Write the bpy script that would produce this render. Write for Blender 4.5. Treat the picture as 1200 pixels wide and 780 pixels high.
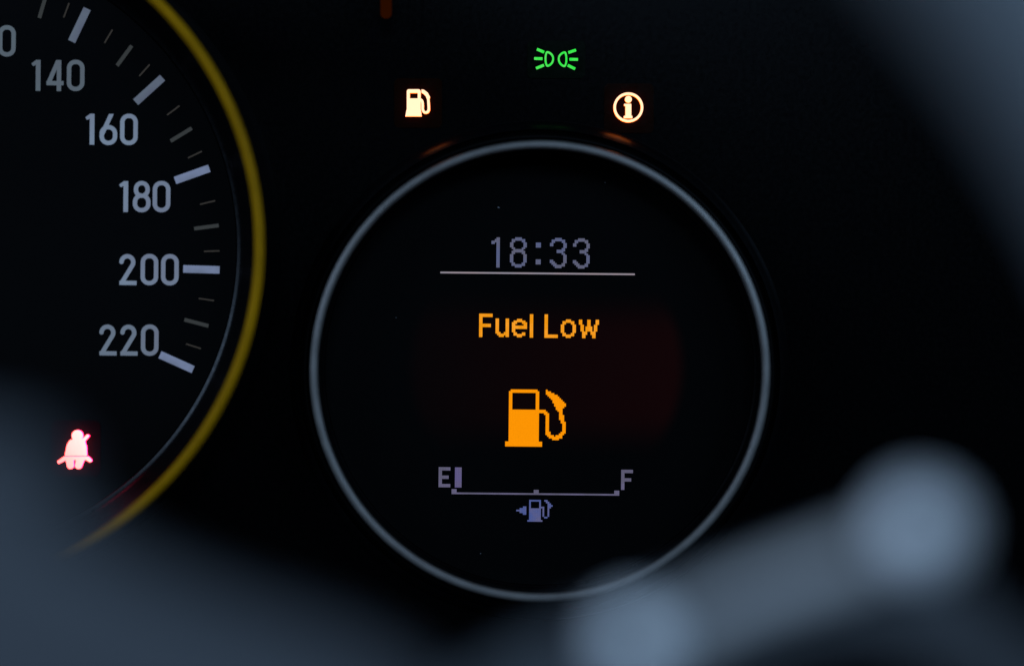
import bpy, bmesh, math, random
import numpy as np
from mathutils import Vector, Matrix

random.seed(7)
SC = bpy.context.scene
COL = SC.collection
for o in list(bpy.data.objects):
    bpy.data.objects.remove(o)

# ------------------------------------------------------------------ camera, light, exposure
CAM_D = 0.60                 # metres from lens to the face of the instrument panel
PX = 0.0002                  # metres on the panel face per photograph pixel (1200 x 780)
ROLL = math.radians(0.55)    # the hand-held camera is rolled very slightly
FOCUS_D = CAM_D - 0.0012

cam = bpy.data.objects.new('camera', bpy.data.cameras.new('camera'))
COL.objects.link(cam)
cam.location = (0, -CAM_D, 0)
cam.rotation_euler = (math.pi / 2, -ROLL, 0)
cam.data.sensor_width = 36
cam.data.lens = 36 * CAM_D / (1200 * PX)
cam.data.clip_start = 0.02
cam.data.clip_end = 50
cam.data.dof.use_dof = True
cam.data.dof.focus_distance = FOCUS_D
cam.data.dof.aperture_fstop = 1.85
SC.camera = cam

world = bpy.data.worlds.new('World')
SC.world = world
world.use_nodes = True
bg = world.node_tree.nodes['Background']
bg.inputs['Color'].default_value = (0.45, 0.6, 1.0, 1)
bg.inputs['Strength'].default_value = 0.006


def area_light(name, loc, target, sx, sy, power, color):
    d = bpy.data.lights.new(name, 'AREA')
    d.shape = 'RECTANGLE'
    d.size, d.size_y = sx, sy
    d.energy = power
    d.color = color
    o = bpy.data.objects.new(name, d)
    COL.objects.link(o)
    o.location = loc
    o.rotation_euler = (Vector(target) - Vector(loc)).to_track_quat('-Z', 'Y').to_euler()
    return o


# dusk light through the side windows and the windscreen of the car
area_light('side_window_light', (-1.15, -0.95, 0.42), (0, -0.1, 0), 0.8, 0.45, 15, (0.47, 0.68, 1.0))
area_light('far_window_light', (1.15, -1.35, 0.62), (0, -0.1, 0), 0.8, 0.45, 19, (0.42, 0.67, 1.0))
area_light('rear_window_light', (0.1, -2.1, 0.75), (0, 0, 0), 1.2, 0.5, 16.0, (0.46, 0.69, 1.0))

SC.view_settings.view_transform = 'Standard'
SC.view_settings.look = 'None'
SC.view_settings.exposure = 0
SC.view_settings.gamma = 1
SC.render.engine = 'CYCLES'
SC.cycles.use_denoising = True
SC.cycles.max_bounces = 6
SC.cycles.sample_clamp_indirect = 4

# ------------------------------------------------------------------ helpers
_c, _s = math.cos(ROLL), math.sin(ROLL)


def P(u, v, h=0.0):
    """photograph pixel (u right, v down) on a plane h metres in front of the panel -> world point"""
    k = PX * (CAM_D - h) / CAM_D
    dx, dy = u - 600, v - 390
    return Vector(((dx * _c + dy * _s) * k, -h, -(-dx * _s + dy * _c) * k))


def srgb(r, g, b):
    f = lambda c: (c / 12.92 if c <= 0.04045 else ((c + 0.055) / 1.055) ** 2.4)
    return tuple(f(x / 255) for x in (r, g, b))


def link(name, me, mat=None, parent=None, loc=(0, 0, 0), smooth=False):
    o = bpy.data.objects.new(name, me)
    COL.objects.link(o)
    o.location = loc
    if mat and not me.materials:
        me.materials.append(mat)
    if parent:
        o.parent = parent
    if smooth:
        me.polygons.foreach_set('use_smooth', [True] * len(me.polygons))
    return o


def mesh(name, verts, faces):
    me = bpy.data.meshes.new(name)
    me.from_pydata([tuple(v) for v in verts], [], faces)
    bm = bmesh.new()
    bm.from_mesh(me)
    bmesh.ops.recalc_face_normals(bm, faces=bm.faces)
    bm.to_mesh(me)
    bm.free()
    me.update()
    return me


def thing(name, label, cat, loc, group=None):
    o = bpy.data.objects.new(name, None)
    COL.objects.link(o)
    o.location = loc
    o.empty_display_size = 0.01
    o['label'] = label
    o['category'] = cat
    if group:
        o['group'] = group
    return o


# ---- flat shapes as signed distance fields (units: photograph pixels), contoured and given thickness
def s_circle(x, y, r):
    return lambda u, v: np.hypot(u - x, v - y) - r


def s_box(x0, y0, x1, y1, r=0.0):
    cx, cy, hx, hy = (x0 + x1) / 2, (y0 + y1) / 2, abs(x1 - x0) / 2 - r, abs(y1 - y0) / 2 - r

    def f(u, v):
        qx, qy = np.abs(u - cx) - hx, np.abs(v - cy) - hy
        return np.hypot(np.maximum(qx, 0), np.maximum(qy, 0)) + np.minimum(np.maximum(qx, qy), 0) - r
    return f


def s_seg(x0, y0, x1, y1, r, r2=None):
    r2 = r if r2 is None else r2

    def f(u, v):
        dx, dy = x1 - x0, y1 - y0
        t = np.clip(((u - x0) * dx + (v - y0) * dy) / (dx * dx + dy * dy + 1e-9), 0, 1)
        return np.hypot(u - x0 - t * dx, v - y0 - t * dy) - (r + (r2 - r) * t)
    return f


def s_bar(x0, y0, x1, y1, r):
    """flat-ended bar"""
    L = math.hypot(x1 - x0, y1 - y0)
    dx, dy = (x1 - x0) / L, (y1 - y0) / L
    cx, cy = (x0 + x1) / 2, (y0 + y1) / 2

    def f(u, v):
        a = np.abs((u - cx) * dx + (v - cy) * dy) - L / 2
        b = np.abs(-(u - cx) * dy + (v - cy) * dx) - r
        return np.maximum(a, b)
    return f


def s_path(pts, r, closed=False):
    pts = list(pts) + ([pts[0]] if closed else [])
    return s_or(*[s_seg(*a, *b, r) for a, b in zip(pts, pts[1:])])


def s_poly(pts):
    def f(u, v):
        d = np.full(u.shape, 1e9)
        sgn = np.ones(u.shape)
        n = len(pts)
        for i in range(n):
            ax, ay = pts[i]
            bx, by = pts[i - 1]
            ex, ey = bx - ax, by - ay
            wx, wy = u - ax, v - ay
            t = np.clip((wx * ex + wy * ey) / (ex * ex + ey * ey), 0, 1)
            d = np.minimum(d, (wx - ex * t) ** 2 + (wy - ey * t) ** 2)
            c1, c2, c3 = v >= ay, v < by, ex * wy > ey * wx
            flip = (c1 & c2 & c3) | (~c1 & ~c2 & ~c3)
            sgn = np.where(flip, -sgn, sgn)
        return sgn * np.sqrt(d)
    return f


def s_or(*fs):
    def f(u, v):
        d = fs[0](u, v)
        for g in fs[1:]:
            d = np.minimum(d, g(u, v))
        return d
    return f


def s_sub(a, *bs):
    def f(u, v):
        d = a(u, v)
        for b in bs:
            d = np.maximum(d, -b(u, v))
        return d
    return f


def s_and(a, b):
    return lambda u, v: np.maximum(a(u, v), b(u, v))


def s_shell(a, t):
    return lambda u, v: np.abs(a(u, v)) - t


def catmull(pts, n=6, closed=True):
    out = []
    m = len(pts)
    rng = range(m) if closed else range(m - 1)
    for i in rng:
        if closed:
            p0, p1, p2, p3 = pts[i - 1], pts[i], pts[(i + 1) % m], pts[(i + 2) % m]
        else:
            p0, p1, p2, p3 = pts[max(i - 1, 0)], pts[i], pts[i + 1], pts[min(i + 2, m - 1)]
        for j in range(n):
            t = j / n
            out.append(tuple(0.5 * (2 * b + (c - a) * t + (2 * a - 5 * b + 4 * c - d) * t * t +
                                    (3 * b - a - 3 * c + d) * t ** 3)
                             for a, b, c, d in zip(p0, p1, p2, p3)))
    if not closed:
        out.append(pts[-1])
    return out


def contour(f, x0, y0, x1, y1, cell=0.4):
    """marching squares -> (2-d verts, polygons, boundary segments)"""
    nx, ny = int(math.ceil((x1 - x0) / cell)), int(math.ceil((y1 - y0) / cell))
    xs, ys = x0 + np.arange(nx + 1) * cell, y0 + np.arange(ny + 1) * cell
    U, V = np.meshgrid(xs, ys)
    F = f(U, V) + 1e-7
    verts, idx, polys, segs = [], {}, [], []

    def vid(key, p):
        if key not in idx:
            idx[key] = len(verts)
            verts.append(p)
        return idx[key]

    inside = F < 0
    for j in range(ny):
        i = 0
        while i < nx:
            q = (inside[j, i], inside[j, i + 1], inside[j + 1, i + 1], inside[j + 1, i])
            if not any(q):
                i += 1
                continue
            if all(q):
                k = i
                while k < nx and inside[j, k] and inside[j, k + 1] and inside[j + 1, k + 1] and inside[j + 1, k]:
                    k += 1
                polys.append([vid((j, i), (xs[i], ys[j])), vid((j, k), (xs[k], ys[j])),
                              vid((j + 1, k), (xs[k], ys[j + 1])), vid((j + 1, i), (xs[i], ys[j + 1]))])
                i = k
                continue
            cs = [(j, i), (j, i + 1), (j + 1, i + 1), (j + 1, i)]
            poly, cross = [], []
            for a, b in zip(cs, cs[1:] + cs[:1]):
                fa, fb = F[a], F[b]
                if fa < 0:
                    poly.append(vid(a, (xs[a[1]], ys[a[0]])))
                if (fa < 0) != (fb < 0):
                    t = fa / (fa - fb)
                    p = (xs[a[1]] + t * (xs[b[1]] - xs[a[1]]), ys[a[0]] + t * (ys[b[0]] - ys[a[0]]))
                    w = vid(('e',) + tuple(sorted((a, b))), p)
                    poly.append(w)
                    cross.append((len(poly) - 1, fa < 0))
            if len(poly) >= 3:
                polys.append(poly)
            for n_, (at, leaving) in enumerate(cross):
                if leaving:
                    segs.append((poly[at], poly[(at + 1) % len(poly)]))
            i += 1
    return verts, polys, segs


def shape(name, f, box, h, thick, mat, parent, origin=None, cell=0.4, local=False, flank=None):
    """a raised flat shape: front face thick metres in front of h.  local=True: f is in units round (0,0),
    upright, its origin standing at the photograph pixel `origin`"""
    v2, polys, segs = contour(f, *box, cell)
    base = parent.matrix_world.translation if parent else Vector()
    wl = Vector(parent['at']) if parent and 'at' in parent else Vector((0, 0, 0))
    k = PX * (CAM_D - h) / CAM_D
    if local:
        o = P(*origin, h)
        front = [o + Vector((x * k, 0, -y * k)) - wl for x, y in v2]
    else:
        front = [P(x, y, h) - wl for x, y in v2]
    n = len(front)
    verts = [p + Vector((0, -thick, 0)) for p in front] + front
    faces = [list(p) for p in polys] + [[a, b, b + n, a + n] for a, b in segs]
    me = bpy.data.meshes.new(name)
    me.from_pydata([tuple(p) for p in verts], [], faces)
    me.update()
    if flank:
        me.materials.append(mat)
        me.materials.append(flank)
        me.polygons.foreach_set('material_index', [0] * len(polys) + [1] * len(segs))
    return link(name, me, mat, parent)


def root_at(o, loc):
    o['at'] = tuple(loc)
    return o


def lathe(name, prof, centre, mat, parent, seg=180, smooth=True, wl=None):
    """prof: (radius m, height m toward the viewer); axis along -y through centre"""
    verts, faces = [], []
    m = len(prof)
    wl = wl if wl is not None else Vector((0, 0, 0))
    for i in range(seg):
        a = 2 * math.pi * i / seg
        for r, h in prof:
            verts.append(Vector((centre[0] + r * math.cos(a), -h, centre[1] + r * math.sin(a))) - wl)
    for i in range(seg):
        j = (i + 1) % seg
        for q in range(m - 1):
            faces.append([i * m + q, i * m + q + 1, j * m + q + 1, j * m + q])
    if prof[-1][0] < 1e-6:
        pass
    return link(name, mesh(name, verts, faces), mat, parent, smooth=smooth)


def disc(name, r, h, centre, mat, parent, wl, thick=0.0006, seg=128):
    verts, faces = [], []
    for i in range(seg):
        a = 2 * math.pi * i / seg
        for hh in (h, h - thick):
            verts.append(Vector((centre[0] + r * math.cos(a), -hh, centre[1] + r * math.sin(a))) - wl)
    faces.append([2 * i for i in range(seg)])
    faces.append([2 * i + 1 for i in range(seg)])
    for i in range(seg):
        j = (i + 1) % seg
        faces.append([2 * i, 2 * i + 1, 2 * j + 1, 2 * j])
    return link(name, mesh(name, verts, faces), mat, parent)


# ------------------------------------------------------------------ materials
def material(name):
    m = bpy.data.materials.new(name)
    m.use_nodes = True
    nt = m.node_tree
    nt.nodes.clear()
    out = nt.nodes.new('ShaderNodeOutputMaterial')
    return m, nt, out


def plastic(name, col, rough, spec=0.5, metal=0.0, grain=None, bump=0.0, vary=0.0, coat=0.0, rough_vary=0.0):
    m, nt, out = material(name)
    b = nt.nodes.new('ShaderNodeBsdfPrincipled')
    b.inputs['Base Color'].default_value = (*col, 1)
    b.inputs['Roughness'].default_value = rough
    b.inputs['Metallic'].default_value = metal
    b.inputs['Specular IOR Level'].default_value = spec
    b.inputs['Coat Weight'].default_value = coat
    nt.links.new(b.outputs[0], out.inputs[0])
    if grain:
        tc = nt.nodes.new('ShaderNodeTexCoord')
        no = nt.nodes.new('ShaderNodeTexNoise')
        no.inputs['Scale'].default_value = grain
        no.inputs['Detail'].default_value = 5
        nt.links.new(tc.outputs['Object'], no.inputs['Vector'])
        if bump:
            bp = nt.nodes.new('ShaderNodeBump')
            bp.inputs['Strength'].default_value = bump
            bp.inputs['Distance'].default_value = 0.0004
            nt.links.new(no.outputs['Fac'], bp.inputs['Height'])
            nt.links.new(bp.outputs[0], b.inputs['Normal'])
        if vary:
            mr = nt.nodes.new('ShaderNodeMapRange')
            mr.inputs['From Min'].default_value, mr.inputs['From Max'].default_value = 0.3, 0.7
            mr.inputs['To Min'].default_value, mr.inputs['To Max'].default_value = 1 - vary, 1 + vary
            mx = nt.nodes.new('ShaderNodeVectorMath')
            mx.operation = 'SCALE'
            mx.inputs[0].default_value = col
            nt.links.new(no.outputs['Fac'], mr.inputs['Value'])
            nt.links.new(mr.outputs[0], mx.inputs['Scale'])
            nt.links.new(mx.outputs[0], b.inputs['Base Color'])
        if rough_vary:
            mr = nt.nodes.new('ShaderNodeMapRange')
            mr.inputs['From Min'].default_value, mr.inputs['From Max'].default_value = 0.3, 0.7
            mr.inputs['To Min'].default_value, mr.inputs['To Max'].default_value = rough - rough_vary, rough + rough_vary
            nt.links.new(no.outputs['Fac'], mr.inputs['Value'])
            nt.links.new(mr.outputs[0], b.inputs['Roughness'])
    return m


def glow(name, col, strength=1.0, col2=None, scale=300, vary=0.0):
    """a backlit print or display segment; col2 = uneven backlight"""
    m, nt, out = material(name)
    e = nt.nodes.new('ShaderNodeEmission')
    e.inputs['Color'].default_value = (*col, 1)
    e.inputs['Strength'].default_value = strength
    nt.links.new(e.outputs[0], out.inputs[0])
    if col2 or vary:
        tc = nt.nodes.new('ShaderNodeTexCoord')
        no = nt.nodes.new('ShaderNodeTexNoise')
        no.inputs['Scale'].default_value = scale
        no.inputs['Detail'].default_value = 3
        nt.links.new(tc.outputs['Object'], no.inputs['Vector'])
        rp = nt.nodes.new('ShaderNodeValToRGB')
        rp.color_ramp.elements[0].position, rp.color_ramp.elements[1].position = 0.38, 0.62
        rp.color_ramp.elements[0].color = (*col, 1)
        rp.color_ramp.elements[1].color = (*(col2 or tuple(c * (1 - vary) for c in col)), 1)
        nt.links.new(no.outputs['Fac'], rp.inputs['Fac'])
        nt.links.new(rp.outputs[0], e.inputs['Color'])
    return m


M_PANEL = plastic('black_panel', (0.0006, 0.0006, 0.0007), 0.22, 0.03, grain=900, rough_vary=0.04)
M_DIAL = plastic('dial_black', (0.0005, 0.0005, 0.0006), 0.5, 0.03, grain=1200, vary=0.2)
M_GLOSS = plastic('gloss_black', (0.0008, 0.0008, 0.001), 0.38, 0.10, grain=700, rough_vary=0.05)
M_SKIRT = plastic('skirt_black', (0.0008, 0.0008, 0.001), 0.33, 0.16, grain=700, rough_vary=0.04)
M_WALL = plastic('wall_black', (0.0008, 0.0008, 0.001), 0.30, 0.09, grain=700, rough_vary=0.05)
M_SCREEN = plastic('screen_black', (0.0004, 0.0004, 0.0005), 0.4, 0.03)
M_RING = plastic('satin_silver', (0.118, 0.109, 0.101), 0.42, 0.3, metal=0.35, grain=260, vary=0.10, rough_vary=0.08)
M_YELLOW = plastic('yellow_ring', (0.225, 0.107, 0.0006), 0.5, 0.03, grain=120, vary=0.12)
M_HALO_PLATE = plastic('halo_plate', (0.0036, 0.0007, 0.0001), 0.22, 0.03, grain=900, rough_vary=0.04)  # tinted plates added behind the symbols to catch a halo of their light
M_HALO_PLATE_RED = plastic('red_halo_plate', (0.0075, 0.0004, 0.0012), 0.6, 0.0)
M_HALO_PLATE_GREEN = plastic('green_halo_plate', (0.0004, 0.0016, 0.0006), 0.22, 0.03, grain=900, rough_vary=0.04)

M_AMBER = glow('amber_telltale', (1.0, 0.60, 0.37), 1.65)
M_AMBER_SIDE = glow('amber_flank', (1.0, 0.17, 0.01), 5.0)  # side walls emit extra deep orange light for the halo
M_RED = glow('red_telltale', (1.0, 0.080, 0.074), 15.0)
M_RED_SIDE = glow('red_flank', (1.0, 0.01, 0.10), 16.0)  # side walls emit extra crimson light for the halo
M_GREEN = glow('green_telltale', srgb(40, 228, 66), 1.1, col2=srgb(84, 222, 92), scale=900)
M_REFLECTION = glow('orange_reflection_glow', (1.0, 0.17, 0.0), 0.018)  # emission imitating a stray orange reflection
M_NUM = glow('numeral_light', srgb(110, 127, 149), 1.0, col2=srgb(104, 116, 138), scale=60)
M_NUM_DIM = glow('numeral_light_dim', srgb(84, 98, 108), 1.0, col2=srgb(82, 92, 104), scale=60)
M_NUM_MID = glow('numeral_light_mid', srgb(98, 112, 130), 1.0, col2=srgb(98, 104, 126), scale=60)
M_TICK = glow('major_tick_light', srgb(112, 126, 158), 1.0, col2=srgb(100, 112, 138), scale=200)
M_TICK_DIM = glow('dim_major_tick_light', srgb(90, 102, 118), 1.0, col2=srgb(84, 92, 112), scale=200)
M_TICK_MID = glow('middle_tick_light', srgb(52, 56, 58))
M_TICK_SMALL = glow('minor_tick_light', srgb(50, 49, 48))
M_CLOCK = glow('clock_pixels', srgb(86, 95, 132), 1.0, col2=srgb(94, 96, 118), scale=220)
M_RULE = glow('rule_pixels', srgb(150, 136, 144), 1.0, col2=srgb(138, 134, 146), scale=150)
M_TEXT = glow('message_pixels', srgb(255, 162, 40), 1.0, col2=srgb(245, 152, 18), scale=500)
M_PUMP = glow('pump_pixels', srgb(255, 150, 4), 1.0)
M_GAUGE = glow('gauge_pixels', srgb(100, 96, 126), 1.0, col2=srgb(92, 90, 112), scale=300)
M_LEVEL = glow('level_pixels', srgb(96, 89, 134), 1.0, col2=srgb(98, 93, 120), scale=300)
M_SIDE = glow('filler_side_pixels', srgb(74, 89, 148), 1.0, col2=srgb(92, 94, 136), scale=400)
M_DUST = plastic('dust', (0.07, 0.07, 0.075), 0.9)

M_WHEEL = plastic('wheel_vinyl', (0.036, 0.038, 0.042), 0.6, 0.25, grain=420, bump=0.5, vary=0.15)
M_SPOKE = plastic('spoke_vinyl', (0.046, 0.050, 0.055), 0.55, 0.3, grain=500, bump=0.4, vary=0.2)
M_LEATHER = plastic('wheel_leather', (0.082, 0.090, 0.096), 0.5, 0.4, grain=700, bump=0.6, vary=0.15)
M_TRIM = plastic('spoke_silver', (0.285, 0.272, 0.262), 0.5, 0.5, metal=0.3, grain=300, vary=0.08)
M_HIGHLIGHT = plastic('highlight_silver', (0.74, 0.74, 0.74), 0.4, 0.5, metal=0.2, grain=300, vary=0.06)  # pale colour stands in for bright highlights on the spoke

# ------------------------------------------------------------------ the panel (setting)
pv = []
X0, X1, Z0, Z1 = -0.42, 0.42, -0.30, 0.15
bm = bmesh.new()
for x, z in ((X0, Z0), (X1, Z0), (X1, Z1), (X0, Z1)):
    bm.verts.new((x, 0.0, z))
bm.faces.new(bm.verts)
g = bmesh.ops.extrude_face_region(bm, geom=bm.faces[:])
bmesh.ops.translate(bm, vec=(0, 0.02, 0), verts=[e for e in g['geom'] if isinstance(e, bmesh.types.BMVert)])
bmesh.ops.recalc_face_normals(bm, faces=bm.faces)
me = bpy.data.meshes.new('instrument_panel')
bm.to_mesh(me)
bm.free()
panel = link('instrument_panel', me, M_PANEL)
panel['kind'] = 'structure'

# ------------------------------------------------------------------ speedometer
SP = P(-72, 291, 0.0)
sc_ = (SP.x, SP.z)
speedo = root_at(thing('speedometer', 'large round speedometer with yellow rim and backlit numbers up to 220',
                       'speedometer', SP), SP)
DH = 0.0045       # the dial stands this far proud of the panel face
disc('dial_face', 0.0702, DH, sc_, M_DIAL, speedo, SP, thick=0.0043)
lathe('inner_wall', [(0.0704, 0.0002), (0.0704, 0.0054), (0.0707, 0.0057), (0.0712, 0.0057), (0.0722, 0.0071),
                     (0.0738, 0.0105), (0.0750, 0.0150), (0.0757, 0.0190)], sc_, M_WALL, speedo, wl=SP)
ring_prof = []
for i in range(13):
    a = math.pi * (1.15 - 1.30 * i / 12)
    ring_prof.append((0.0772 + 0.00118 * math.cos(a), 0.0200 + 0.00118 * math.sin(a)))
lathe('rim_ring', ring_prof, sc_, M_YELLOW, speedo, seg=220, wl=SP)
lathe('outer_skirt', [(0.0786, 0.0192), (0.0789, 0.0150), (0.0792, 0.0080), (0.0797, 0.0030), (0.0803, 0.0003)],
      sc_, M_GLOSS, speedo, wl=SP)

# numerals, DIN-like, drawn round the top-left corner of each digit cell (20.6 x 36.6 units)
W, H, T = 20.6, 36.6, 2.5
g0 = s_shell(s_box(T, T, W - T, H - T, 7.4), T)
g1 = s_or(s_box(5.2, 0.2, 5.2 + 2 * T + 0.4, H - 0.2), s_poly([(0, 4.4), (1.9, 7.6), (6.4, 5.2), (8, 0.2), (5.6, 0.2)]))
arc2 = [(T + 6.9 + 6.9 * math.cos(a), T + 7.4 - 7.0 * math.sin(a)) for a in np.linspace(math.radians(178), math.radians(-38), 16)]
g2 = s_or(s_path(arc2 + [(T + 0.5, H - 2.5)], T), s_box(0.3, H - 5.0, W - 0.2, H))
g2 = s_and(g2, s_box(-0.2, 0, W, H))
g4 = s_and(s_or(s_bar(T + 0.3, H - 9.2, 15.3, -2, T), s_box(12.6, 0.2, 17.7, H - 0.2), s_box(0.6, H - 12.0, W, H - 7.0)),
           s_box(0, 0.1, W, H))
g6 = s_or(s_shell(s_box(T, H - 23.4 + T, W - T, H - T, 7.6), T),
          s_and(s_bar(T + 0.6, H - 13.2, 14.4, -1.5, T), s_box(0, 0.2, W, H - 10)))
g8 = s_or(s_shell(s_box(T + 1.0, T, W - T - 1.0, 18.6 - T + 1.2, 6.8), T), s_shell(s_box(T, 17.2, W - T, H - T, 7.3), T))
GL = {'0': g0, '1': g1, '2': g2, '4': g4, '6': g6, '8': g8}
NUMS = [('140', [(37.0, 70.2), (54.2, 70.4), (78.6, 70.2)], 0), ('160', [(100.2, 133.2), (117.0, 133.4), (141.0, 133.4)], 1),
        ('180', [(139.7, 212.0), (156.0, 212.0), (179.2, 212.0)], 1), ('200', [(140.0, 297.2), (165.0, 297.4), (189.0, 297.6)], 1),
        ('220', [(116.6, 379.6), (141.2, 379.8), (165.4, 380.0)], 2), ('120', [(-44.5, 29.8), (-26.5, 29.8), (-2.0, 29.8)], 0)]
for txt, pos, bright in NUMS:
    for ch, p in zip(txt, pos):
        if p[0] < -25:
            continue
        shape('numeral_digit', GL[ch], (-1, -1, W + 1, H + 1), DH + 0.00005, 0.00012, (M_NUM_DIM, M_NUM, M_NUM_MID)[bright], speedo,
              origin=p, local=True, cell=0.45)


def tick_mesh(length, width):
    k = PX * (CAM_D - DH) / CAM_D
    bmt = bmesh.new()
    bmesh.ops.create_cube(bmt, size=1.0)
    bmesh.ops.scale(bmt, vec=(length * k, 0.00014, width * k), verts=bmt.verts)
    m_ = bpy.data.meshes.new('tick_mark')
    bmt.to_mesh(m_)
    bmt.free()
    return m_


TK = {'major': (tick_mesh(42.5, 8.9), M_TICK), 'mid': (tick_mesh(29, 4.3), M_TICK_MID), 'minor': (tick_mesh(18.2, 1.6), M_TICK_SMALL)}
# speed: (outer end u, v, direction in degrees) - the dial is seen a little from the right
TICKS = {130: (54.3, -6.4, 73.5), 135: (81.0, 3.8, 69.5), 140: (102.2, 10.5, 64.5), 145: (131.8, 35.0, 59.0), 150: (154.4, 53.8, 53.6),
         155: (175.4, 75.8, 48.0), 160: (190.4, 91.3, 42.3), 165: (210.4, 124.0, 37.0), 170: (224.7, 150.3, 31.4), 175: (236.6, 177.3, 25.8),
         180: (245.2, 197.3, 19.6), 185: (252.2, 235.2, 13.6), 190: (256.3, 264.1, 7.6), 195: (257.3, 293.9, 2.0), 200: (257.2, 316.2, -1.6),
         205: (250.9, 352.2, -8.4), 210: (244.2, 381.7, -14.6), 215: (235.5, 408.3, -17.5), 220: (226.2, 432.8, -24.2)}
for v, (tu, tv, td) in TICKS.items():
    kind = 'major' if v % 20 == 0 else ('mid' if v % 10 == 0 else 'minor')
    me, mt = TK[kind]
    half = {'major': 21.2, 'mid': 14.5, 'minor': 9.1}[kind]
    ar = math.radians(td)
    mt = M_TICK_DIM if (kind == 'major' and v < 170) else mt
    o = link('tick_mark', me, None, speedo)
    if not me.materials:
        me.materials.append(mt)
    o.material_slots[0].link = 'OBJECT'
    o.material_slots[0].material = mt
    o.location = P(tu - half * math.cos(ar), tv + half * math.sin(ar), DH + 0.00012) - SP
    o.rotation_euler = (0, -ar - ROLL, 0)

# ------------------------------------------------------------------ round information display
DP = P(632, 433.5, 0.0)
dc = (DP.x, DP.z)
disp = root_at(thing('information_display', 'round black information display in a silver ring showing 18:33 and Fuel Low',
                     'display', DP), DP)
RH = 0.0140
kr = PX * (CAM_D - RH) / CAM_D
rr = 265.2 * kr
prof = [(rr - 0.00085, RH - 0.0012)]
for i in range(15):
    a = math.pi * (1.0 - i / 14)
    dip = -0.00016 * math.exp(-((i - 8) / 1.3) ** 2)
    prof.append((rr + 0.00086 * math.cos(a), RH - 0.0004 + (0.00095 + dip) * math.sin(a)))
prof.append((rr + 0.00086, RH - 0.0012))
lathe('bezel_ring', prof, dc, M_RING, disp, seg=240, wl=DP)
roll, q_, r_, h_ = [], math.radians(42), 0.0560, 0.0046      # rolled foot: the slope steepens toward the panel
while h_ > 0.0:
    roll.append((r_, h_))
    r_ += 0.0005 * math.cos(q_)
    h_ -= 0.0005 * math.sin(q_)
    q_ = min(q_ + math.radians(4.0), math.radians(80))
roll.append((r_, 0.0001))
lathe('outer_skirt', [(rr + 0.0008, RH - 0.0010), (0.0535, 0.0080), (0.0540, 0.0030), (0.0550, 0.0028), (0.0559, 0.0042)],
      dc, M_DIAL, disp, seg=220, wl=DP)
lathe('skirt_foot', roll, dc, M_SKIRT, disp, seg=220, wl=DP)
lathe('inner_wall', [(rr - 0.0010, RH - 0.0010), (rr - 0.0012, 0.0080), (0.0508, 0.0030), (0.0505, 0.0022), (0.0502, 0.0021),
                     (0.0502, 0.0004)], dc, M_WALL, disp, seg=200, wl=DP)
SH = 0.0010
screen = disc('screen', 0.0501, SH, dc, M_SCREEN, disp, DP, thick=0.0009)
screen['at'] = tuple(DP)

# the lit part of the panel behind the warning: a dim reddish backlight that is stronger on the right
m, nt, out = material('backlight_bleed')
e = nt.nodes.new('ShaderNodeBsdfPrincipled')
e.inputs['Base Color'].default_value = (0.0004, 0.0004, 0.0005, 1)
e.inputs['Roughness'].default_value = 0.4
e.inputs['Specular IOR Level'].default_value = 0.03
tc = nt.nodes.new('ShaderNodeTexCoord')
sx = nt.nodes.new('ShaderNodeSeparateXYZ')
mr = nt.nodes.new('ShaderNodeMapRange')
mr.inputs['To Min'].default_value, mr.inputs['To Max'].default_value = 0.0009, 0.0048
nt.links.new(tc.outputs['Generated'], sx.inputs[0])
nt.links.new(sx.outputs['X'], mr.inputs['Value'])
ln = nt.nodes.new('ShaderNodeVectorMath')
ln.operation = 'DISTANCE'
ln.inputs[1].default_value = tuple(P(640, 430, 0.001) - DP)
nt.links.new(tc.outputs['Object'], ln.inputs[0])
edge = nt.nodes.new('ShaderNodeMapRange')
edge.interpolation_type = 'SMOOTHSTEP'
for key, val in (('From Min', 148 * PX), ('From Max', 168 * PX), ('To Min', 1.0), ('To Max', 0.0)):
    edge.inputs[key].default_value = val
nt.links.new(ln.outputs['Value'], edge.inputs['Value'])
up = nt.nodes.new('ShaderNodeMath')          # fade of the backlight towards the top and bottom of its window
up.operation = 'PINGPONG'
up.inputs[1].default_value = 0.5
nt.links.new(sx.outputs['Z'], up.inputs[0])
ud = nt.nodes.new('ShaderNodeMapRange')
ud.interpolation_type = 'SMOOTHSTEP'
ud.inputs['From Max'].default_value = 0.30
nt.links.new(up.outputs[0], ud.inputs['Value'])
m1 = nt.nodes.new('ShaderNodeMath')
m1.operation = 'MULTIPLY'
m2 = nt.nodes.new('ShaderNodeMath')
m2.operation = 'MULTIPLY'
nt.links.new(edge.outputs[0], m1.inputs[0])
nt.links.new(ud.outputs[0], m1.inputs[1])
nt.links.new(m1.outputs[0], m2.inputs[0])
nt.links.new(mr.outputs[0], m2.inputs[1])
nt.links.new(m2.outputs[0], e.inputs['Emission Strength'])
e.inputs['Emission Color'].default_value = (1.0, 0.06, 0.05, 1)
nt.links.new(e.outputs[0], out.inputs[0])
blf = s_and(s_box(468, 336, 830, 536, 22), s_circle(640, 430, 167))
shape('backlit_area', blf, (460, 330, 835, 540), SH + 0.00002, 0.00002, m, screen, cell=1.5)

# dot-matrix graphics
PITCH = 1.965
LH = SH + 0.00008


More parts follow.
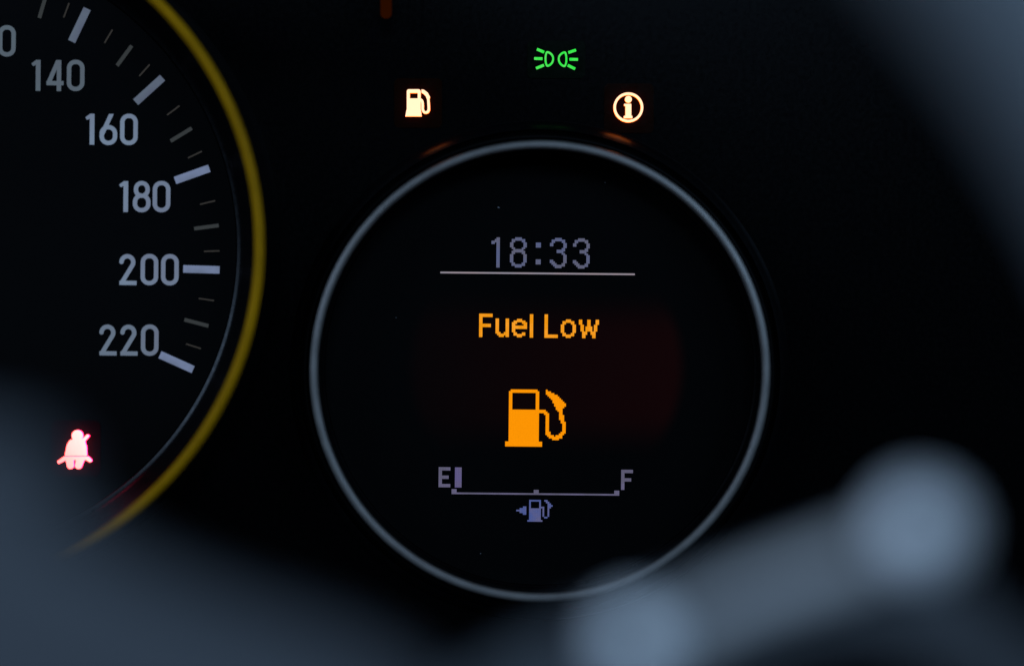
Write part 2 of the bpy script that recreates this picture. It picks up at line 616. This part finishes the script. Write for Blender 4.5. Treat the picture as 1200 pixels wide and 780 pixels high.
def bitmap(name, rows, origin, mat, parent, fill=0.97):
    wl = Vector(parent['at'])
    k = PX * (CAM_D - LH) / CAM_D
    o = P(*origin, LH)
    verts, faces = [], []
    for j, row in enumerate(rows):
        for i, ch in enumerate(row):
            if ch != 'X':
                continue
            c = o + Vector(((i + 0.5) * PITCH * k, 0, -(j + 0.5) * PITCH * k)) - wl
            d = PITCH * k * fill / 2
            n = len(verts)
            for yy in (0.0, 0.00003):
                verts += [c + Vector((-d, yy, d)), c + Vector((d, yy, d)), c + Vector((d, yy, -d)), c + Vector((-d, yy, -d))]
            faces += [[n, n + 1, n + 2, n + 3], [n, n + 4, n + 5, n + 1], [n + 1, n + 5, n + 6, n + 2],
                      [n + 2, n + 6, n + 7, n + 3], [n + 3, n + 7, n + 4, n]]
    me_ = bpy.data.meshes.new(name)
    me_.from_pydata([tuple(v) for v in verts], [], faces)
    me_.update()
    return link(name, me_, mat, parent)


B1 = ['...XX', '..XXX', 'XXXXX', 'XX.XX'] + ['...XX'] * 14
B8 = ['...XXXX...', '.XXXXXXXX.', '.XX....XX.', 'XX......XX', 'XX......XX', 'XX......XX', '.XX....XX.', '..XXXXXX..',
      '.XXXXXXXX.', '.XX....XX.'] + ['XX......XX'] * 5 + ['.XX....XX.', '.XXXXXXXX.', '...XXXX...']
B3 = ['...XXXX...', '.XXXXXXXX.', '.XX....XX.', 'XX......XX', 'XX......XX', '........XX', '.......XX.', '....XXXXX.',
      '....XXXX..', '.......XX.', '........XX', '........XX', '........XX', 'XX......XX', 'XXX.....XX', '.XXX...XX.',
      '..XXXXXXX.', '...XXXX...']
bitmap('clock_digit', B1, (576.0, 278.0), M_CLOCK, screen)
bitmap('clock_digit', B8, (597.8, 278.0), M_CLOCK, screen)
bitmap('clock_colon', ['XXX'] * 3 + ['...'] * 7 + ['XXX'] * 3, (628.0, 284.2), M_CLOCK, screen)
bitmap('clock_digit', B3, (644.6, 278.7), M_CLOCK, screen)
bitmap('clock_digit', B3, (671.6, 279.2), M_CLOCK, screen)
bitmap('divider_line', ['X' * 116], (516.0, 318.2), M_RULE, screen, fill=1.0)

BF = ['XXXXXXXX'] * 2 + ['XX......'] * 4 + ['XXXXXXX.'] * 2 + ['XX......'] * 6
Bu = ['XX....XX'] * 8 + ['XXX..XXX', '.XXXXXXX', '..XXX.XX']
Be = ['...XXX...', '.XXXXXXX.', 'XXX...XXX', 'XX.....XX', 'XXXXXXXXX', 'XXXXXXXXX', 'XX.......', 'XX.......', '.XX...XX.',
      '.XXXXXXX.', '...XXX...']
Bl = ['XX'] * 14
BL = ['XX......'] * 12 + ['XXXXXXXX'] * 2
Bo = ['...XXX...', '.XXXXXXX.', '.XX...XX.'] + ['XX.....XX'] * 5 + ['.XX...XX.', '.XXXXXXX.', '...XXX...']
Bw = ['XX...XX...XX'] * 3 + ['.XX..XX..XX.', '.XX.XXXX.XX.', '.XX.XXXX.XX.', '.XX.XXXX.XX.', '..XXX..XXX..', '..XXX..XXX..',
                             '..XX....XX..', '..XX....XX..']
for b, p in ((BF, (561.6, 367.3)), (Bu, (580.8, 373.0)), (Be, (600.0, 373.4)), (Bl, (621.0, 368.0)), (BL, (638.2, 368.2)),
             (Bo, (657.3, 374.1)), (Bw, (678.4, 374.4))):
    bitmap('message_letter', b, p, M_TEXT, screen)

# big fuel pump symbol: 37 x 34 cells rasterised from its outline
hose = [(20.5, 13), (23, 13), (24.9, 14.8), (24.9, 25), (26.5, 27.8), (29.6, 29), (32.6, 27.8), (34.9, 25), (34.9, 20.5),
        (33.6, 17.5), (32.9, 12)]
fp = s_or(s_sub(s_or(s_box(2, 0, 20, 34), s_box(0, 31, 22, 34)), s_box(4, 2, 18, 12), s_box(1, -1, 3, 1), s_box(19, -1, 21, 1)),
          s_path(hose, 1.12),
          s_poly([(23.9, 0.2), (26.4, 1.0), (30.6, 3.6), (35.8, 8.4), (35.8, 9.8), (33.8, 12.2), (31.8, 13.4), (30.4, 12.2),
                  (29.3, 8.7), (27.8, 6.3), (24.4, 2.8)]))
U, V = np.meshgrid(np.arange(37) + 0.5, np.arange(34) + 0.5)
fm = fp(U, V) < 0.05
Bp = [''.join('X' if c else '.' for c in row) for row in fm]
bitmap('fuel_pump_symbol', Bp, (592.6, 455.9), M_PUMP, screen, fill=0.985)

bitmap('gauge_letter', ['XXXXXXX'] * 2 + ['XX.....'] * 3 + ['XXXXXX.'] * 2 + ['XX.....'] * 3 + ['XXXXXXX'] * 2, (514.1, 546.9), M_GAUGE, screen)
bitmap('gauge_letter', ['XXXXXXX'] * 2 + ['XX.....'] * 3 + ['XXXXXX.'] * 2 + ['XX.....'] * 5, (728.0, 550.0), M_GAUGE, screen)
bitmap('level_bar', ['XXXX'] * 12, (533.2, 547.2), M_LEVEL, screen, fill=0.96)
nsc = 100
notch = 'XXX' + '.' * 46 + 'XXX' + '.' * (nsc - 55) + 'XXX'
bitmap('gauge_scale', [notch, notch, 'X' * nsc], (529.2, 572.6), M_GAUGE, screen)
bitmap('fuel_pump_symbol', ['.XXXXXXX..XX...', '.X.....X...XX..', '.X.....X....XX.', '.X.....X....XXX', '.X.....XXX..XX.',
                            '.XXXXXXX.X..X..', '.XXXXXXX.X..X..', '.XXXXXXX.X..X..', '.XXXXXXX.X..X..', '.XXXXXXX.X..X..',
                            '.XXXXXXX..XX...', '.XXXXXXX.......', 'XXXXXXXXX......'], (618.2, 585.2), M_SIDE, screen)
bitmap('filler_side_arrow', ['....XX', '..XXXX', 'XXXXXX', '..XXXX', '....XX'], (605.0, 592.8), M_SIDE, screen)

# a few specks of dust on the display
for (u, v, r) in ((584, 243, 1.0), (709, 214, 0.6), (464, 372, 0.5), (563, 648, 0.5)):
    shape('dust_speck', s_or(s_circle(0, 0, r), s_seg(0, 0, r * 1.4, r * 0.5, r * 0.5)), (-3, -3, 3, 3), SH + 0.0001, 0.00006, M_DUST, screen,
          origin=(u, v), local=True, cell=0.3)

# ------------------------------------------------------------------ warning lights
TH = 0.0010


def telltale(name, label, uv, plate, mat):
    at = P(*uv, 0.0)
    t = root_at(thing(name, label, 'warning light', at, 'warning lights of the instrument panel'), at)
    shape('lens', s_box(*plate, 6), (plate[0] - 1, plate[1] - 1, plate[2] + 1, plate[3] + 1), 0.0001, 0.0002, mat, t, cell=1.0)  # added plate on which the raised symbol throws its halo
    return t


t = telltale('fuel_warning_light', 'glowing amber fuel pump warning light above left of the silver ring', (489, 136), (462, 92, 518, 150), M_HALO_PLATE)
body = s_sub(s_or(s_box(476.9, 105.2, 493.1, 136.6, 2.6), s_poly([(476.6, 129), (493.4, 129), (494.3, 136.8), (475.2, 136.8)])),
             s_box(480.4, 109.4, 489.7, 115.9, 0.4))
shape('pump_body', body, (473, 103, 496, 139), 0.0003, TH, M_AMBER, t, flank=M_AMBER_SIDE, cell=0.35)
hz = s_or(s_path(catmull([(493.2, 117.4), (494.8, 119), (495.4, 123), (495.5, 128.5), (497.0, 131.6), (499.2, 132.3), (501.4, 131.4),
                          (502.6, 128.5), (502.4, 122), (501.9, 116)], 5, False), 1.45),
          s_poly([(494.1, 105.3), (497.0, 105.8), (501.4, 109.2), (503.9, 113.8), (504.0, 115.0), (503.2, 116.6), (500.4, 116.6),
                  (498.9, 112.8), (496.4, 110.4), (494.1, 109.2)]))
shape('pump_hose', hz, (491, 103, 507, 136), 0.0003, TH, M_AMBER, t, flank=M_AMBER_SIDE, cell=0.35)

t = telltale('information_light', 'glowing amber letter i in a circle above right of the silver ring', (736, 144), (708, 98, 766, 156), M_HALO_PLATE)
shape('circle', s_shell(s_circle(736.2, 126.3, 16.0), 1.42), (716, 106, 757, 147), 0.0003, TH, M_AMBER, t, flank=M_AMBER_SIDE, cell=0.4)
shape('letter_dot', s_circle(736.2, 116.9, 4.0), (731, 112, 741, 122), 0.0003, TH, M_AMBER, t, flank=M_AMBER_SIDE, cell=0.35)
shape('letter_stem', s_or(s_box(732.8, 122.2, 739.6, 138.8), s_box(731.2, 122.2, 735, 124.6), s_box(730.9, 136.2, 740.9, 139.0)),
      (729, 120, 743, 141), 0.0003, TH, M_AMBER, t, flank=M_AMBER_SIDE, cell=0.35)

t = telltale('parking_light_indicator', 'green parking light indicator, two small lamps with rays, topmost on the panel', (651, 84), (618, 48, 686, 92), M_HALO_PLATE_GREEN)
L = catmull([(640.9, 61.6), (644.4, 62.6), (647.3, 65.6), (648.2, 69.6), (647.0, 73.6), (644.4, 76.4), (641.2, 77.4), (639.6, 74), (639.2, 69.4), (639.6, 65)])
shape('lamp_outline', s_path(L, 1.05, True), (636, 58, 652, 81), 0.0003, TH * 0.6, M_GREEN, t, cell=0.35)
R = [(1302.9 - x, y + 0.3) for x, y in L]
shape('lamp_outline', s_path(R, 1.05, True), (651, 58, 668, 81), 0.0003, TH * 0.6, M_GREEN, t, cell=0.35)
for a in ((629.2, 58.0, 637.6, 61.6), (626.0, 68.9, 635.7, 69.2), (628.2, 80.4, 637.4, 76.7), (666.0, 62.0, 674.9, 59.0),
          (667.3, 69.8, 677.3, 70.0), (665.3, 76.8, 673.9, 81.1)):
    shape('light_ray', s_bar(*a, 1.5), (min(a[0], a[2]) - 3, min(a[1], a[3]) - 3, max(a[0], a[2]) + 3, max(a[1], a[3]) + 3), 0.0003, TH * 0.6,
          M_GREEN, t, cell=0.35)

BHT = DH
at = P(90, 549, BHT)
t = root_at(thing('seat_belt_warning_light', 'glowing red seat belt warning light at the lower left of the dial with numbers', 'warning light', at,
                  'warning lights of the instrument panel'), at)
shape('lens', s_box(60, 492, 118, 558, 8), (59, 491, 119, 559), BHT + 0.0001, 0.0001, M_HALO_PLATE_RED, t, cell=1.0)  # added plate that carries the red halo round the figure
fig = s_and(s_or(s_circle(91.6, 509.9, 6.5), s_poly([(82.5, 515.4), (86.5, 514.0), (97.5, 514.0), (100.4, 516.4), (102.4, 523), (102.8, 533.4),
                                                      (77.0, 533.4), (79.4, 521)])), s_box(60, 490, 120, 533.4))
shape('figure_torso', fig, (74, 501, 106, 536), BHT + 0.0003, TH, M_RED, t, flank=M_RED_SIDE, cell=0.4)
shape('belt_strap', s_or(s_seg(99.4, 514.6, 103.6, 510.3, 2.0, 1.7)), (95, 506, 108, 519), BHT + 0.00035, TH, M_RED, t, flank=M_RED_SIDE, cell=0.35)
legs = s_and(s_or(s_seg(80.5, 534.4, 70.2, 540.6, 2.9, 1.9), s_seg(100.5, 534.0, 106.6, 538.9, 2.9, 2.0), s_seg(82.6, 537, 83.6, 544.6, 4.6, 4.1),
                  s_seg(95.4, 537, 93.0, 544.8, 4.6, 4.0), s_box(78, 534.2, 101.5, 538.5)), s_box(60, 534.2, 120, 560))
shape('figure_lap', legs, (65, 531, 112, 552), BHT + 0.0003, TH, M_RED, t, flank=M_RED_SIDE, cell=0.4)

at = P(452, 24, 0.0)  # made-up glowing patch in place of an orange reflection
t = root_at(thing('stray_reflection_patch', 'barely glowing dull orange warning light at the top edge, above the amber fuel pump', 'warning light', at,
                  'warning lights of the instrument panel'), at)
shape('lens', s_box(446, -30, 459, 22, 6), (444, -32, 461, 24), 0.0090, 0.0003, M_REFLECTION, t, cell=0.8)  # glowing face of the added reflection patch
shape('reflection_post', s_box(447, -29, 458, 21, 5), (444, -32, 461, 24), 0.0002, 0.0086, M_PANEL, t, cell=0.8)  # added post holding the reflection patch off the panel

# ------------------------------------------------------------------ steering wheel, close to the lens and far out of focus
WH = 0.235
WC = P(-100, 950, WH)
wheel = root_at(thing('steering_wheel', 'dark steering wheel with a silver trimmed spoke, blurred in the foreground', 'steering wheel', WC), WC)


def torus(name, R, r, mat, parent, n=120, m=20):
    verts, faces = [], []
    for i in range(n):
        a = 2 * math.pi * i / n
        for j in range(m):
            b = 2 * math.pi * j / m
            q = R + r * math.cos(b)
            verts.append((q * math.cos(a), r * 1.1 * math.sin(b), q * math.sin(a)))
    for i in range(n):
        for j in range(m):
            faces.append([i * m + j, i * m + (j + 1) % m, ((i + 1) % n) * m + (j + 1) % m, ((i + 1) % n) * m + j])
    return link(name, mesh(name, verts, faces), mat, parent, smooth=True)


torus('rim', 0.1982, 0.0165, M_LEATHER, wheel)


def slab(name, pts, h_front, depth, bevel, mat, parent, smooth_n=5, at_h=None):
    """rounded pad: outline in photograph pixels at the wheel's own distance"""
    pts = catmull(pts, smooth_n)
    wl = Vector(parent['at'])
    bm_ = bmesh.new()
    vs = []
    for u, v in pts:
        w = P(u, v, at_h or WH) - wl
        vs.append(bm_.verts.new((w.x, WH - h_front, w.z)))
    f = bm_.faces.new(vs)
    g_ = bmesh.ops.extrude_face_region(bm_, geom=[f])
    bmesh.ops.translate(bm_, vec=(0, depth, 0), verts=[e_ for e_ in g_['geom'] if isinstance(e_, bmesh.types.BMVert)])
    bmesh.ops.recalc_face_normals(bm_, faces=bm_.faces)
    me_ = bpy.data.meshes.new(name)
    bm_.to_mesh(me_)
    bm_.free()
    o = link(name, me_, mat, parent, smooth=True)
    md = o.modifiers.new('round', 'BEVEL')
    md.width = bevel
    md.segments = 4
    md.limit_method = 'ANGLE'
    md.angle_limit = math.radians(50)
    return o


slab('hub_pad', [(-600, 560), (-420, 470), (-200, 480), (-40, 492), (50, 512), (66, 570), (88, 612), (155, 655), (275, 706), (420, 758), (520, 830), (560, 940),
                 (480, 1080), (150, 1180), (-300, 1180), (-560, 1000), (-640, 760)], WH + 0.012, 0.030, 0.006, M_WHEEL, wheel)
SPH = 0.202      # the spokes are dished towards the dashboard
slab('spoke', [(500, 830), (640, 750), (800, 695), (950, 645), (1050, 612), (1115, 630), (1180, 730), (1350, 830), (1350, 930), (1180, 840), (1080, 770),
               (1000, 752), (900, 775), (760, 850), (560, 900)], SPH, 0.014, 0.004, M_SPOKE, wheel, at_h=SPH)
slab('spoke_trim', [(715, 765), (830, 694), (960, 640), (1080, 598), (1130, 612), (1112, 640), (980, 686), (860, 722), (760, 780)], SPH + 0.004, 0.006, 0.002,
     M_TRIM, wheel, at_h=SPH)


def highlight_dome(uv, r, parent, h):  # pale dome added where the spoke shows a blurred highlight
    verts, faces = [], []
    wl = Vector(parent['at'])
    c = P(*uv, h) - wl
    d0 = WH - h
    prof_ = [(r, 0.001), (r, -0.0015), (r * 0.93, -0.0030), (r * 0.75, -0.0047), (r * 0.5, -0.0058), (r * 0.25, -0.0064), (0.0002, -0.0066)]
    n = 36
    for i in range(n):
        a = 2 * math.pi * i / n
        for q, y in prof_:
            verts.append((c.x + q * math.cos(a), y + d0, c.z + q * math.sin(a)))
    m_ = len(prof_)
    for i in range(n):
        for q in range(m_ - 1):
            faces.append([i * m_ + q, i * m_ + q + 1, ((i + 1) % n) * m_ + q + 1, ((i + 1) % n) * m_ + q])
    faces.append([i * m_ + m_ - 1 for i in range(n)])
    return link('spoke_highlight', mesh('spoke_highlight', verts, faces), M_HIGHLIGHT, parent, smooth=True)


highlight_dome((1079, 620), 0.0063, wheel, SPH + 0.007)
highlight_dome((743, 751), 0.0052, wheel, SPH + 0.005)
# left spoke and column, mostly outside the frame
slab('spoke', [(-560, 700), (-1000, 600), (-1640, 640), (-1640, 760), (-1000, 840), (-560, 900)], WH + 0.004, 0.014, 0.004, M_WHEEL, wheel)
col_a, col_b = Vector((0, 0.0, 0.0)), Vector((-0.0, WH, -0.16))
verts, faces = [], []
for t_, r in ((0.0, 0.035), (0.3, 0.038), (1.0, 0.045)):
    c = col_a.lerp(col_b, t_)
    for i in range(24):
        a = 2 * math.pi * i / 24
        verts.append((c.x + r * math.cos(a), c.y, c.z + r * math.sin(a)))
for q in range(2):
    for i in range(24):
        faces.append([q * 24 + i, q * 24 + (i + 1) % 24, (q + 1) * 24 + (i + 1) % 24, (q + 1) * 24 + i])
link('column', mesh('column', verts, faces), M_WHEEL, wheel, smooth=True)
